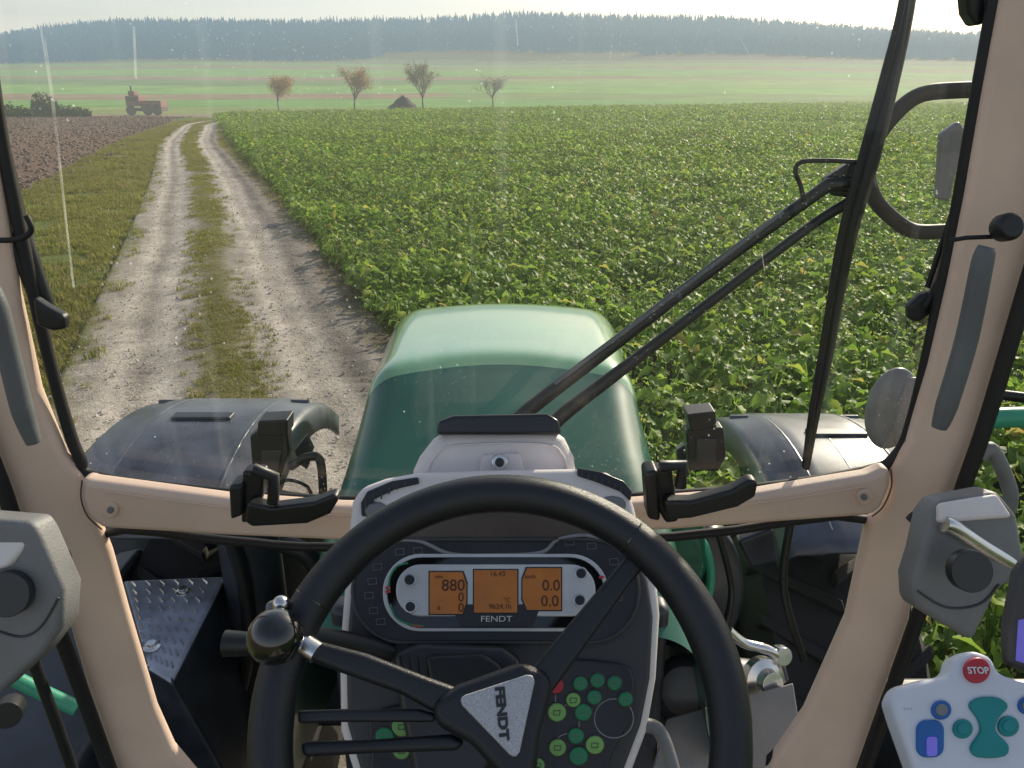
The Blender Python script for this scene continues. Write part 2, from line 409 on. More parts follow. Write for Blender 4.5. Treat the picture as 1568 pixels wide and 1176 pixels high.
for i in range(36000):
    y=3+ (random.random()**1.9)*85; r=random.random()
    if r<.35: s=random.gauss(-.05,.19); sc=random.uniform(.5,1.0)
    elif r<.42: s=random.uniform(1.6,2.3); sc=random.uniform(.6,1.3)
    else: s=random.uniform(sb(y)-.3,-1.75+random.gauss(0,.15)); sc=random.uniform(.7,1.5)
    x=s+roadx(y)
    if nz(x,y,.9)+random.random()*.6<.12 : continue
    if r<.35 and y<3.7: continue
    pts.append((x,y,.03 if abs(s)<1.6 else -.02,sc*(1+y*.015)))
scatter('grass',pts,cg)
pts=[]
for i in range(9000):
    y=3.5+random.random()**1.7*30; s=random.uniform(-1.9,2.0)
    if abs(s)<.3 and random.random()<.8: continue
    pts.append((s+roadx(y),y,.03,random.choice([.005,.006,.008,.010,.012,.018])*random.uniform(.7,1.3)))
scatter('road_stones',pts,cs,1)
pts=[]
for i in range(16000):
    y=10+random.random()**1.3*88; s=sb(y)-random.random()**1.5*60
    if inview(s+shear(y),y): pts.append((s+shear(y),y,-.02,random.uniform(.03,.11)*(1+y*.006)))
scatter('ploughed_soil',pts,cc,1)
# forest
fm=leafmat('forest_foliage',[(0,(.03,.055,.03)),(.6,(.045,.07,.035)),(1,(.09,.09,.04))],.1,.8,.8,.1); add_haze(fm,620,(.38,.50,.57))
def conifer(i,c):
    rnd=random.Random(i+90); vs=[];fs=[]; Hh=rnd.uniform(16,23)
    for k in range(9):
        z0=Hh*(.05+.095*k); z1=z0+Hh*.2; r=(4.6-.44*k)*rnd.uniform(.8,1.1); n=9; b=len(vs)
        for q in range(n):
            a=q*6.283/n+k; rq=r*rnd.uniform(.6,1.2); vs.append((math.cos(a)*rq,math.sin(a)*rq,z0+rnd.uniform(-.8,.6)))
        vs.append((0,0,min(Hh,z1)))
        for q in range(n): fs.append([b+q,b+(q+1)%n,b+n])
    mobj('conifer_%d'%i,vs,fs,fm,recalc=False,coll=c)
def broad(i,c):
    rnd=random.Random(i+190); vs=[];fs=[]
    for k in range(220):
        a=rnd.uniform(0,6.28); h=rnd.uniform(0,1); r=4.2*math.sin(math.pi*(.15+.8*h))*rnd.uniform(.5,1); p=Vector((math.cos(a)*r,math.sin(a)*r,3+h*13))
        q=[p+Vector((rnd.uniform(-1,1),rnd.uniform(-1,1),rnd.uniform(-1,1)))*.9 for _ in range(3)]
        b=len(vs); vs+=q; fs.append([b,b+1,b+2])
    mobj('broadleaf_%d'%i,vs,fs,fm,recalc=False,coll=c)
cf=protos('forest_trees',5,conifer); broad(0,cf); broad(1,cf); broad(2,cf)
pts=[]
for i in range(26000):
    y=random.uniform(585,1010); x=random.uniform(-.80,.80)*y
    if y<620+60*nz(x,0,.006)+ (40 if abs(x)<100 else 0): continue
    pts.append((x,y,terr(x,y)-2,random.uniform(.38,.66)))
scatter('forest',pts,cf,.03)

# ---- trees at the field road ----
barkm=mat('bark',(.10,.075,.055),.9); add_haze(barkm,500)
def ftree(u,ytree,vtop,leafcol,dens,wid,seed):
    rnd=random.Random(seed); base=onY(u,170,ytree); base.z=0
    top=onY(u,vtop,ytree).z; root=empty('roadside_tree' ); hgt=top
    segs=[];tips=[]
    def br(p,d,l,r,dep):
        q=p+d*l; segs.append((p,q,r,r*.65)); 
        if dep>=2: tips.append(q); tips.append((p+q)/2)
        if dep<4:
            for _ in range(3 if dep else 7):
                nd=(d+Vector((rnd.uniform(-1,1)*wid,rnd.uniform(-1,1)*wid,rnd.uniform(-.25,.55)))).normalized()
                st=q if rnd.random()<.6 or dep==0 else (p+q)/2
                if dep==0: st=p+(q-p)*rnd.uniform(.6,1)
                br(st,nd,l*rnd.uniform(.6,.85) if dep else hgt*rnd.uniform(.22,.32),r*.55,dep+1)
    br(base,Vector((rnd.uniform(-.05,.05),0,1)),hgt*.40,hgt*.024,0)
    vs=[];fs=[]
    for p,q,r0,r1 in segs:
        ax=(q-p).normalized(); t=ax.orthogonal().normalized(); b=ax.cross(t); k=len(vs)
        for c,r in ((p,r0),(q,r1)):
            for i in range(5): a=i*1.2566; vs.append(c+(t*math.cos(a)+b*math.sin(a))*r)
        for i in range(5): fs.append([k+i,k+(i+1)%5,k+5+(i+1)%5,k+5+i])
    mobj('trunk_and_limbs',vs,fs,barkm,root)
    vs=[];fs=[]
    for t in tips:
        for _ in range(dens):
            p=t+Vector((rnd.gauss(0,.3),rnd.gauss(0,.3),rnd.gauss(0,.28))); 
            if p.z>top*1.05: continue
            q=[p+Vector((rnd.uniform(-1,1),rnd.uniform(-1,1),rnd.uniform(-1,1)))*.13 for _ in range(3)]; b=len(vs); vs+=q; fs.append([b,b+1,b+2])
    if vs: mobj('leaves',vs,fs,leafcol,root,recalc=False)
aut=leafmat('autumn_leaves',[(0,(.28,.18,.09)),(.5,(.42,.26,.12)),(1,(.50,.36,.19))],.4,.7,0); add_haze(aut,600)
aut2=leafmat('brown_leaves',[(0,(.16,.15,.08)),(1,(.30,.25,.15))],.3,.7,0); add_haze(aut2,600)
ftree(427,116,118,aut,8,.8,1); ftree(543,120,104,aut,7,.5,2); ftree(648,125,102,aut2,6,.6,3); ftree(755,137,112,aut2,2,.95,4)
# bushes
bm_=leafmat('bush_leaves',[(0,(.04,.06,.025)),(1,(.13,.16,.06))],.2,.7,0); add_haze(bm_,700)
def bush(u,y,w,h,seed):
    rnd=random.Random(seed); c=onY(u,175,y); vs=[];fs=[]
    for _ in range(900):
        a=rnd.uniform(0,6.28); r=rnd.random()**.5*w; z=rnd.random()*h*(1-.5*(r/w)**2)*(.7+.5*noise.noise(Vector((a,r,seed))))
        p=Vector((c.x+math.cos(a)*r,y+math.sin(a)*r*.6,z)); q=[p+Vector((rnd.uniform(-1,1),rnd.uniform(-1,1),rnd.uniform(-1,1)))*.3 for _ in range(3)]
        b=len(vs); vs+=q; fs.append([b,b+1,b+2])
    mobj('bush',vs,fs,bm_,recalc=False)
bush(72,98,1.6,3.4,1); bush(15,99,2.5,1.6,2); bush(110,99,2.2,1.5,3); bush(40,100,2.5,1.3,4)
# dirt pile
c=onY(618,168,126); vs=[];fs=[];n=28
for j in range(10):
    for i in range(n):
        a=i*6.283/n; r=2.9*(1-j/9.3); z=2.3*(j/9)**.85
        vs.append((c.x+math.cos(a)*r*(1+.2*nz(a,j,1)),126+math.sin(a)*r,z+.15*nz(a*2,j,.7)))
for j in range(9):
    for i in range(n): fs.append([j*n+i,j*n+(i+1)%n,(j+1)*n+(i+1)%n,(j+1)*n+i])
fs.append([9*n+i for i in range(n)])
pm=mat('pile_earth',(.09,.075,.06),.9,var=.3,nscale=1); add_haze(pm,700); mobj('earth_pile',vs,fs,pm,smooth=True)
# distant faded-red field machine (cab part and low bed)
fr=mat('faded_red_paint',(.24,.12,.10),.8,var=.3,nscale=2); add_haze(fr,500); fd=mat('machine_dark',(.10,.075,.07),.8,var=.3,nscale=2); add_haze(fd,500)
hv=empty('farm_trailer_truck'); c=onY(215,174,104); X=c.x
box('cab',(X-1.2,103,1.1),(X+.5,105.2,2.3),fr,hv,.1); box('cab_window',(X-1.0,102.96,1.7),(X+.3,103.02,2.2),fd,hv,.01); box('roof_stack',(X-.9,103.3,2.3),(X-.1,104.6,2.9),fr,hv,.15)
box('exhaust',(X-.6,103.5,2.9),(X-.45,103.7,3.5),fd,hv,.02)
box('bed',(X+.6,103,.9),(X+3.2,105.2,1.75),fr,hv,.08); box('bed_side',(X+.7,102.95,1.2),(X+3.1,103.0,1.3),fd,hv,.01); box('chassis',(X-1.3,103.2,.5),(X+3.2,105,.88),fd,hv,.03)
for wx in (-.7,1.4,2.6): revolve('wheel',[(.25,0),(.55,.02),(.6,.1),(.6,.35),(.5,.4)],(X+wx,103.35,.6),(0,-1,0),fd,hv,16)

# =============== TRACTOR EXTERIOR ===============
hood=empty('engine_hood')
st=[ # y, z_top, half_w, corner r
 (1.30,-1.05,.44,.13),(1.45,-.975,.435,.13),(1.60,-.90,.425,.13),(1.80,-.825,.405,.13),(1.98,-.755,.39,.12),(2.03,-.738,.385,.11),(2.06,-.724,.383,.10),(2.10,-.718,.384,.10),
 (2.2,-.722,.388,.11),(2.4,-.734,.40,.11),(2.65,-.752,.42,.12),(2.82,-.768,.43,.13),(2.90,-.782,.435,.14),(2.95,-.81,.43,.15),(2.98,-.87,.42,.15),(2.99,-1.0,.41,.15),(2.99,-1.3,.40,.15)]
vs=[];fs=[];prof_n=0
xc=-.030
for y,z,hw,r in st:
    pr=[]
    zb=min(-1.55,z-.3)
    pr.append((-hw-.05,zb)); pr.append((-hw-.035,(z+zb)/2-.05)); pr.append((-hw-.012,z-r-.12)); pr.append((-hw,z-r))
    for k in range(1,7):
        a=math.radians(180-15*k); pr.append((-hw+r+r*math.cos(a),z-r+r*math.sin(a)))
    for k in range(1,6):
        t=k/6; pr.append(((-hw+r)*(1-t),z+.018*math.sin(t*math.pi/2)))
    full=pr+[(0,z+.018)]+[(-a,b) for a,b in reversed(pr)]
    prof_n=len(full)
    for a,b in full:
        # arched rear edge of the top panel
        bl=max(0,1-abs(y-2.05)/.22); q=min(1,abs(a)/hw)
        yo=y+bl*(.03-.075*q*q)
        vs.append((a+xc,yo,H+b))
for j in range(len(st)-1):
    for i in range(prof_n-1): fs.append([j*prof_n+i,j*prof_n+i+1,(j+1)*prof_n+i+1,(j+1)*prof_n+i])
fs.append([(len(st)-1)*prof_n+i for i in range(prof_n)])
ho=mobj('hood_shell',vs,fs,M['hood'],hood,smooth=True); ho.data.materials.append(M['hood_shaded'])
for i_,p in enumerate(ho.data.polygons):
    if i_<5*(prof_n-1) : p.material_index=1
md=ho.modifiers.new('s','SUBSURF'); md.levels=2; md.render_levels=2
box('engine_block',(-.33,1.4,.75),(.30,2.9,1.5),M['engine'],hood,.03)
box('radiator_seal',(-.38,1.32,1.25),(.33,1.38,1.80),M['engine'],hood,.02)
# fenders
def fender(name,x0,x1,cy,cz,R,a0,a1):
    root=empty(name); n=28; vs=[];fs=[]
    prof=[(x0,-.10),(x0+.005,-.02),(x0+.03,0),(x0+.10,.004),(x0+.11,.014),((x0+x1)/2-.1,.016),((x0+x1)/2+.1,.016),(x1-.11,.014),(x1-.10,.004),(x1-.03,0),(x1-.005,-.02),(x1,-.10)]
    k=len(prof)
    for j in range(n+1):
        a=math.radians(a0+(a1-a0)*j/n)
        for x,dr in prof:
            r=R+dr
            vs.append((x,cy+math.sin(a)*r,cz+math.cos(a)*r))
    for j in range(n):
        for i in range(k-1): fs.append([j*k+i,j*k+i+1,(j+1)*k+i+1,(j+1)*k+i])
    o=mobj('shell',vs,fs,M['fender'],root,smooth=True); s=o.modifiers.new('t','SOLIDIFY'); s.thickness=.012; s.offset=-1
    for t in (.25,.5,.78):
        xx=x0+(x1-x0)*t
        tube('rib',[(xx,cy+math.sin(math.radians(a))*(R+.008),cz+math.cos(math.radians(a))*(R+.008)) for a in range(int(a0)+4,int(a1)-5,4)],.009,M['fender'],root,sm=0)
    for aa in (-20,18):
        a=math.radians(aa); tube('cross_rib',[(x0+.04,cy+math.sin(a)*(R+.004),cz+math.cos(a)*(R+.004)),(x1-.04,cy+math.sin(a)*(R+.004),cz+math.cos(a)*(R+.004))],.010,M['fender'],root,sm=0)
    a=math.radians(2); yc=cy+math.sin(a)*R; zc=cz+R+.014
    box('recess_lip',(x0+.22,yc-.03,zc),(x0+.42,yc+.02,zc+.012),M['engine'],root,.005)
    return root
fl=fender('front_fender',-1.36,-.72,2.35,.73,1.03,-29,38)
frt=fender('front_fender',.78,1.34,2.35,.70,1.0,-29,38)
def wheel(x):
    root=empty('front_wheel'); cy,cz,R=2.35,.72,.70; w=.26
    pr=[(.38,-w*.9),(.5,-w),(.62,-w),(.68,-w*.85),(R-.03,-w*.5),(R-.02,0),(R-.03,w*.5),(.68,w*.85),(.62,w),(.5,w),(.38,w*.9)]
    revolve('tyre',pr,(x,cy,cz),(1,0,0),M['tyre'],root,48)
    revolve('rim',[(.05,-.1),(.2,-.12),(.3,-.05),(.39,-w*.8),(.39,w*.8),(.3,.05),(.1,.1)],(x,cy,cz),(1,0,0),M['rail'],root,32)
    vs=[];fs=[]
    for i in range(22):
        for sg in (-1,1):
            a0=i*6.283/22+(.14 if sg>0 else 0)
            b=len(vs)
            for (xx,da) in ((0,0),(sg*w*.98,.26)):
                for d2 in (-.03,.03):
                    for rr_ in (.62,R+.02 if xx==0 else R-.02):
                        a=a0+da+d2; vs.append((x+xx,cy+math.sin(a)*rr_,cz+math.cos(a)*rr_))
            fs+=[[b,b+1,b+3,b+2],[b+4,b+6,b+7,b+5],[b+1,b+5,b+7,b+3],[b,b+4,b+5,b+1],[b+2,b+3,b+7,b+6]]
    mobj('lugs',vs,fs,M['tyre'],root,bevel=.006,bseg=2)
wheel(-1.0); wheel(1.02)
ax=empty('front_axle'); box('axle_beam',(-.85,2.2,.6),(.85,2.5,.85),M['engine'],ax,.03); box('frame_rail',(-.3,1.2,.45),(.28,3.2,.8),M['engine'],ax,.03)
# lamps / brackets on fenders
p=vert(1.95)
lm=empty('marker_lamp')
slab('lamp_body',[(382,668),(392,662),(440,664),(443,690),(425,745),(388,745)],p,.05,M['black'],lm,.006)
slab('lamp_top',[(395,645),(440,643),(440,668),(392,668)],p,.07,M['black'],lm,.005,off=.02)
slab('lamp_lens',[(400,690),(432,690),(424,730),(400,730)],p,.01,M['dash'],lm,.003,off=.006)
tube('lamp_stalk',px(vert(1.9),[(445,715),(470,700),(490,705),(495,760)]),.012,M['black'],lm)
slab('lamp_bracket',[(450,690),(468,668),(478,690),(470,720),(458,712)],vert(2.05),.03,M['engine'],lm,.005)
tube('lamp_cable',px(vert(1.92),[(420,745),(440,735),(470,745),(480,770)]),.005,M['rubber'],lm)
lm=empty('marker_lamp')
slab('lamp_body',[(1050,660),(1070,655),(1108,655),(1112,700),(1100,722),(1055,722)],p,.05,M['black'],lm,.006)
slab('lamp_top',[(1052,635),(1096,630),(1098,655),(1058,662)],p,.07,M['black'],lm,.005,off=.02)
slab('lamp_lens',[(1066,672),(1098,672),(1096,708),(1066,708)],p,.01,M['dash'],lm,.003,off=.006)
slab('lamp_bracket',[(1036,690),(1052,680),(1056,730),(1040,730)],vert(2.0),.03,M['engine'],lm,.005)
# wing mirror shell seen through right of windscreen
wm=empty('wing_mirror')
cM=onY(1366,626,1.75)
sphere('shell',cM,.098,M['mirror'],wm,(.66,.35,1.10)); sphere('glass_edge',cM+Vector((.030,-.018,0)),.09,M['modgrey'],wm,(.55,.30,1.0))
tube('arm',[cM,cM+Vector((.1,0,.05)),cM+Vector((.25,-.2,.1))],.012,M['black'],wm)
# access platform
stp=empty('access_step'); zt=H-1.33
top=[onZ(185,887,zt),onZ(346,880,zt),onZ(262,1046,zt),onZ(222,1020,zt)]
bot=[q+Vector((.0,.02,-.45)) for q in top]; bot[1]+=Vector((.05,0,0)); bot[2]+=Vector((.12,0,0))
so=mobj('box',top+bot,[[0,1,2,3],[4,5,6,7],[0,1,5,4],[1,2,6,5],[2,3,7,6],[3,0,4,7]],M['steel'],stp,bevel=.015)
so.data.materials.append(M['engine'])
for p_ in so.data.polygons:
    if abs(p_.normal.z)<.7: p_.material_index=1
for i in range(9):
    for j in range(6):
        a=(i+.8)/10; b=(j+.8)/7
        q=(top[0]*(1-b)+top[1]*b)*(1-a)+(top[3]*(1-b)+top[2]*b)*a
        w_=.006+.009*(1-a)
        mobj('tread_%d_%d'%(i,j),[(q.x-w_,q.y+.008,zt+.001),(q.x-w_*.6,q.y+.012,zt+.001),(q.x+w_,q.y-.008,zt+.001),(q.x+w_*.6,q.y-.012,zt+.001),(q.x-w_*.8,q.y+.009,zt+.008),(q.x+w_*.8,q.y-.009,zt+.008)],[[0,1,4],[1,2,5,4],[2,3,5],[3,0,4,5]],M['chrome'],stp)
for u,v in ((281,908),(233,992)):
    q=onZ(u,v,zt); revolve('bolt',[(.022,0),(.022,.006),(.012,.008),(.012,.018)],q,(0,0,1),M['chrome'],stp,12)
# components visible through lower windows
lo=empty('engine_bay_parts')
slab('side_tank',[(160,812),(372,812),(372,880),(345,878),(190,885),(170,870)],vert(2.3),.2,mat('tank_dark',(.09,.10,.12),.4,var=.4),lo,.02)
revolve('intake_pipe',[(.08,0),(.085,.02),(.085,.4),(.08,.42)],onY(400,960,1.9),(0,0,1),M['engine'],lo)
tube('hose',px(vert(1.8),[(355,830),(375,900),(380,1000),(350,1130)]),.02,M['black'],lo)
tube('hose_2',px(vert(1.7),[(430,830),(480,860),(500,950),(480,1050)]),.025,M['black'],lo)
slab('green_side_panel',[(995,770),(1080,800),(1086,870),(1050,960),(1010,1010),(990,1176),(960,1176),(960,770)],vert(1.7),.1,M['hood_shaded'],lo,.02)
slab('dark_housing',[(1090,860),(1220,850),(1240,1176),(1080,1176)],vert(2.2),.2,M['engine'],lo,.03)
slab('round_cover',circ(1090,900,50,24,90),vert(1.75),.08,M['engine'],lo,.01)
slab('grey_box',[(1130,830),(1185,810),(1192,862),(1150,870)],vert(1.8),.04,M['engine'],lo,.01)
tube('arch_rim',px(vert(1.72),[(1040,815),(1075,830),(1088,880),(1078,930),(1050,965)]),.012,M['rail'],lo)
revolve('filter_can',[(.0,0),(.045,.0),(.055,.01),(.055,.16),(.045,.175),(.02,.18)],onY(1075,1035,1.55),(1,-.25,.05),M['chrome'],lo,28)
revolve('filter_flange',[(.0,0),(.062,.0),(.066,.006),(.062,.012)],onY(1110,1030,1.53),(1,-.25,.05),M['modgrey'],lo,28)
revolve('pulley',[(.02,-.02),(.03,0),(.05,0),(.052,.03),(.03,.035),(.028,.06)],onY(1162,1035,1.5),(.3,-1,.4),M['chrome'],lo,28)
revolve('pulley_small',[(.0,0),(.022,0),(.024,.01),(.022,.03)],onY(1190,1000,1.52),(.3,-1,.4),M['chrome'],lo,24)
revolve('housing_end',[(.0,0),(.07,.0),(.075,.02),(.06,.06),(.03,.07)],onY(1050,1045,1.5),(-.2,-1,.4),M['modgrey'],lo,28)
tube('pipe',px(vert(1.45),[(990,1060),(1010,1110),(1080,1130),(1180,1110)]),.022,M['modgrey'],lo)
tube('bright_pipe',px(vert(1.5),[(1115,965),(1140,985),(1185,1000),(1200,1040)]),.012,M['chrome'],lo)
tube('cable_a',px(vert(1.6),[(1100,815),(1120,900),(1110,960)]),.008,M['black'],lo); tube('cable_b',px(vert(1.6),[(1210,800),(1200,900),(1230,1010)]),.010,M['black'],lo)
slab('floor_plate',[(1020,1100),(1215,1045),(1235,1176),(1000,1176)],tilt(1120,1110,1.75,60),.02,M['modgrey'],lo,.004)
slab('battery_box',[(130,900),(175,890),(290,1176),(190,1176)],vert(2.0),.2,M['engine'],lo,.02)

# =============== CAB ===============
cab=empty('tractor_cab')
WP=vert(1.10)
Lp=[(-60,-160),(-20,200),(22,450),(55,600),(95,700),(124,735),(150,812),(165,850),(190,940),(235,1090),(262,1150),(330,1230),(210,1260),(175,1176),(130,1050),(95,930),(70,830),(30,800),(0,720),(-60,560),(-130,200),(-190,-160)]
slab('left_pillar',Lp,WP,.028,M['beige'],cab,.012,bseg=4)
Rp=[(1368,722),(1392,680),(1426,560),(1456,430),(1482,300),(1508,150),(1536,0),(1566,-160),(1700,-160),(1650,100),(1568,430),(1505,640),(1466,755),(1420,800),(1402,880),(1395,950),(1310,1190),(1290,1260),(1150,1240),(1190,1160),(1235,1095),(1300,950),(1332,800),(1350,790),(1366,760)]
slab('right_pillar',Rp,WP,.028,M['beige'],cab,.012,bseg=4)
bar=[(122,732),(140,738),(350,766),(520,778),(760,781),(970,773),(1160,758),(1330,730),(1364,716),(1366,745),(1352,778),(1335,792),(1030,814),(760,828),(530,831),(350,823),(155,812),(130,790),(120,760)]
slab('cross_bar',bar,vert(1.075),.035,M['beige'],cab,.012,bseg=4)
tube('bar_joint_left',px(vert(1.074),[(126,735),(124,762),(134,790),(156,811)]),.0012,M['dash'],cab); tube('bar_joint_right',px(vert(1.074),[(1364,718),(1365,745),(1352,776),(1335,791)]),.0012,M['dash'],cab)
tube('bar_step',px(vert(1.074),[(160,752),(350,777),(520,789),(760,792)]),.0016,M['beige'],cab); tube('bar_step_r',px(vert(1.074),[(760,792),(970,785),(1160,770),(1325,745)]),.0016,M['beige'],cab)
for u,v in ((168,782),(1324,762)):
    slab('screw_cap',circ(u,v,12),vert(1.07),.012,M['beige'],cab,.002); slab('screw',circ(u,v,5,12),vert(1.067),.01,M['modgrey'],cab,.001)
seal=[(-50,-160),(-8,150),(20,300),(68,520),(100,640),(122,700),(150,731),(350,756),(520,767),(760,770),(970,762),(1160,748),(1325,722),(1372,698),(1398,640),(1434,480),(1464,330),(1492,170),(1517,30),(1547,-160)]
tube('window_seal',px(vert(1.12),seal),.0095,M['rubber'],cab,sm=5)
seal2=[(158,818),(350,828),(530,838),(1030,822),(1328,796),(1296,950),(1232,1092),(1180,1160),(1100,1200),(330,1220),(262,1150),(232,1090),(186,940)]
tube('lower_window_seal',px(vert(1.12),seal2),.008,M['rubber'],cab,sm=4,closed=True)
tube('door_seal_left',px(vert(1.08),[(-70,560),(0,735),(25,805),(80,940),(125,1060),(175,1200)]),.012,M['rubber'],cab)
tube('door_seal_right',px(vert(1.08),[(1700,0),(1640,220),(1575,430),(1512,640),(1472,755),(1440,850),(1400,960),(1320,1190)]),.012,M['rubber'],cab)
box('cab_floor',(-.62,-.5,H-1.52),(.62,1.06,H-1.46),M['dash'],cab,.01)
# glass
gm_,nt,b=newmat('windscreen_glass'); N=nt.nodes;L=nt.links; N.remove(b)
out=[n for n in N if n.type=='OUTPUT_MATERIAL'][0]
tr=N.new('ShaderNodeBsdfTransparent'); tr.inputs[0].default_value=(.97,.985,.975,1)
gl=N.new('ShaderNodeBsdfGlossy'); gl.inputs['Roughness'].default_value=.02
m1=N.new('ShaderNodeMixShader'); m1.inputs[0].default_value=.025; L.new(tr.outputs[0],m1.inputs[1]); L.new(gl.outputs[0],m1.inputs[2])
tl=N.new('ShaderNodeBsdfTranslucent'); tl.inputs[0].default_value=(.80,.88,.92,1)
geo=N.new('ShaderNodeNewGeometry')
def nn(scale,a,b_,lo_,hi,det=4,ty='ShaderNodeTexNoise',vec=None):
    n=N.new(ty); n.inputs['Scale'].default_value=scale
    if ty=='ShaderNodeTexNoise': n.inputs['Detail'].default_value=det
    L.new(vec or geo.outputs['Position'],n.inputs['Vector']); r=N.new('ShaderNodeMapRange')
    r.inputs[1].default_value=a;r.inputs[2].default_value=b_;r.inputs[3].default_value=lo_;r.inputs[4].default_value=hi
    L.new(n.outputs[0],r.inputs[0]); return r.outputs[0]
def mth(op,a,b_=None):
    n=N.new('ShaderNodeMath'); n.operation=op
    for i,q in enumerate((a,b_)):
        if q is None: continue
        if isinstance(q,(int,float)): n.inputs[i].default_value=q
        else: L.new(q,n.inputs[i])
    return n.outputs[0]
film=nn(3,.3,.7,.001,.005)
sxyz=N.new('ShaderNodeSeparateXYZ'); L.new(geo.outputs['Position'],sxyz.inputs[0])
dist=mth('ADD',mth('MULTIPLY',sxyz.outputs[0],.3),mth('SUBTRACT',sxyz.outputs[2],2.35))
mr=N.new('ShaderNodeMapRange'); mr.inputs[1].default_value=-.1; mr.inputs[2].default_value=.8; mr.inputs[3].default_value=0; mr.inputs[4].default_value=.012; L.new(dist,mr.inputs[0])  # veil rises towards the upper right to imitate sun glare
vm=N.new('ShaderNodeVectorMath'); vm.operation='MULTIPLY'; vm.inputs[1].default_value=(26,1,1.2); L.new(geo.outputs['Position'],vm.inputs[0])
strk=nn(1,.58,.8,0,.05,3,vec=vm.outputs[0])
sp1=nn(60,.0,.13,.5,0,ty='ShaderNodeTexVoronoi'); msk=nn(9,.50,.62,0,1)
sp2=nn(150,.0,.17,.35,0,ty='ShaderNodeTexVoronoi'); msk2=nn(5,.46,.62,0,1)
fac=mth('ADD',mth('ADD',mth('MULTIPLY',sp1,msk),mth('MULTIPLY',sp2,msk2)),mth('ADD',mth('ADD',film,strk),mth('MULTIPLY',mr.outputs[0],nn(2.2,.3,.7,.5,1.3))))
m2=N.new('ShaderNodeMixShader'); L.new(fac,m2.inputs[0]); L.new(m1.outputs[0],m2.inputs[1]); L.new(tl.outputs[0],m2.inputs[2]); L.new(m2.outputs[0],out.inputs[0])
ws=empty('windscreen'); 
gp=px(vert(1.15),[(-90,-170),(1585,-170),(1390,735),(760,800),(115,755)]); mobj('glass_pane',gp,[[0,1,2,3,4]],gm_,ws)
# pale streaks painted on the pane; the long left pair imitates a reflection
sm_,nt2,b2=newmat('painted_streak'); o2=[n for n in nt2.nodes if n.type=='OUTPUT_MATERIAL'][0]
t2=nt2.nodes.new('ShaderNodeBsdfTransparent'); tt=nt2.nodes.new('ShaderNodeBsdfTranslucent'); tt.inputs[0].default_value=(.9,.92,.9,1); mm=nt2.nodes.new('ShaderNodeMixShader')
g2=nt2.nodes.new('ShaderNodeNewGeometry'); n2=nt2.nodes.new('ShaderNodeTexNoise'); n2.inputs['Scale'].default_value=14; r2=nt2.nodes.new('ShaderNodeMapRange'); r2.inputs[1].default_value=.35; r2.inputs[2].default_value=.7; r2.inputs[3].default_value=.0; r2.inputs[4].default_value=.22
nt2.links.new(g2.outputs['Position'],n2.inputs['Vector']); nt2.links.new(n2.outputs[0],r2.inputs[0]); nt2.links.new(r2.outputs[0],mm.inputs[0]); nt2.links.new(t2.outputs[0],mm.inputs[1]); nt2.links.new(tt.outputs[0],mm.inputs[2]); nt2.links.new(mm.outputs[0],o2.inputs[0])
for i,(pts_,w_) in enumerate((([(62,40),(75,120),(88,220),(100,330),(113,440)],1.8),([(69,60),(82,150),(97,290),(106,380)],1.0),([(1132,55),(1140,70),(1150,90)],1.2),([(1165,380),(1172,420)],1.0),([(205,40),(208,120)],2),([(790,30),(793,70)],1.0))):
    L_=[(u-w_,v) for u,v in pts_]+[(u+w_,v) for u,v in reversed(pts_)]
    mobj('pane_streak_%d'%i,px(vert(1.147),L_),[list(range(len(L_)))],sm_,ws)
# wiper
wp=empty('windscreen_wiper'); wy=vert(1.20)
tube('blade',px(wy,[(1400,-60),(1388,20),(1365,120),(1330,245),(1302,350),(1284,440),(1268,540),(1250,630),(1235,718)]),[.008,.010,.012,.016,.013,.011,.009,.007,.005],M['black'],wp)
tube('rubber_lip',px(vert(1.18),[(1390,-60),(1378,20),(1352,120),(1318,245),(1290,350),(1274,440),(1258,540),(1243,630),(1232,715)]),.005,M['rubber'],wp)
tube('drive_arm',px(wy,[(780,655),(812,625),(950,520),(1100,405),(1245,300),(1275,282),(1318,285)]),[.013,.013,.011,.010,.010,.011,.012],M['black'],wp,sm=3)
tube('guide_arm',px(vert(1.205),[(830,670),(865,632),(980,545),(1130,430),(1250,340),(1310,305)]),[.013,.013,.010,.008,.008,.009],M['black'],wp,sm=3)
tube('arm_sheen',px(vert(1.19),[(850,588),(1000,476),(1200,325)]),.003,M['slate'],wp,sm=0)
slab('coupling',[(1262,275),(1300,250),(1335,248),(1345,290),(1310,305),(1275,300)],wy,.02,M['black'],wp,.005)
tube('washer_pipe',px(vert(1.19),[(1310,248),(1270,246),(1228,248),(1218,262),(1226,285),(1230,305)]),.0035,M['rubber'],wp)
# mirror bracket loop
mb=empty('mirror_bracket'); my=vert(1.28)
tube('loop',px(my,[(1520,138),(1470,138),(1410,145),(1370,175),(1338,220),(1328,265),(1340,305),(1368,335),(1400,354),(1450,354)]),.0125,M['rubber'],mb)
tube('post',px(vert(1.2),[(1560,-80),(1540,60),(1515,150),(1482,290),(1448,400),(1420,480)]),.010,M['black'],mb)
tube('cable',px(vert(1.13),[(1565,40),(1545,150),(1500,300),(1470,365),(1440,430),(1415,470)]),.006,M['rubber'],mb)
tube('cable_2',px(vert(1.14),[(1500,120),(1484,220),(1466,300),(1440,380),(1420,440)]),.004,M['rubber'],mb)
slab('clamp',[(1393,470),(1412,452),(1436,445),(1430,480),(1408,495),(1393,490)],vert(1.13),.02,M['black'],mb,.006)
slab('top_hinge',[(1480,-20),(1515,-20),(1512,35),(1496,40),(1484,20)],vert(1.13),.03,M['black'],mb,.006)
slab('mirror_glass',[(1442,205),(1470,185),(1480,200),(1455,310),(1436,305)],vert(1.6),.02,M['mirror'],mb,.006)
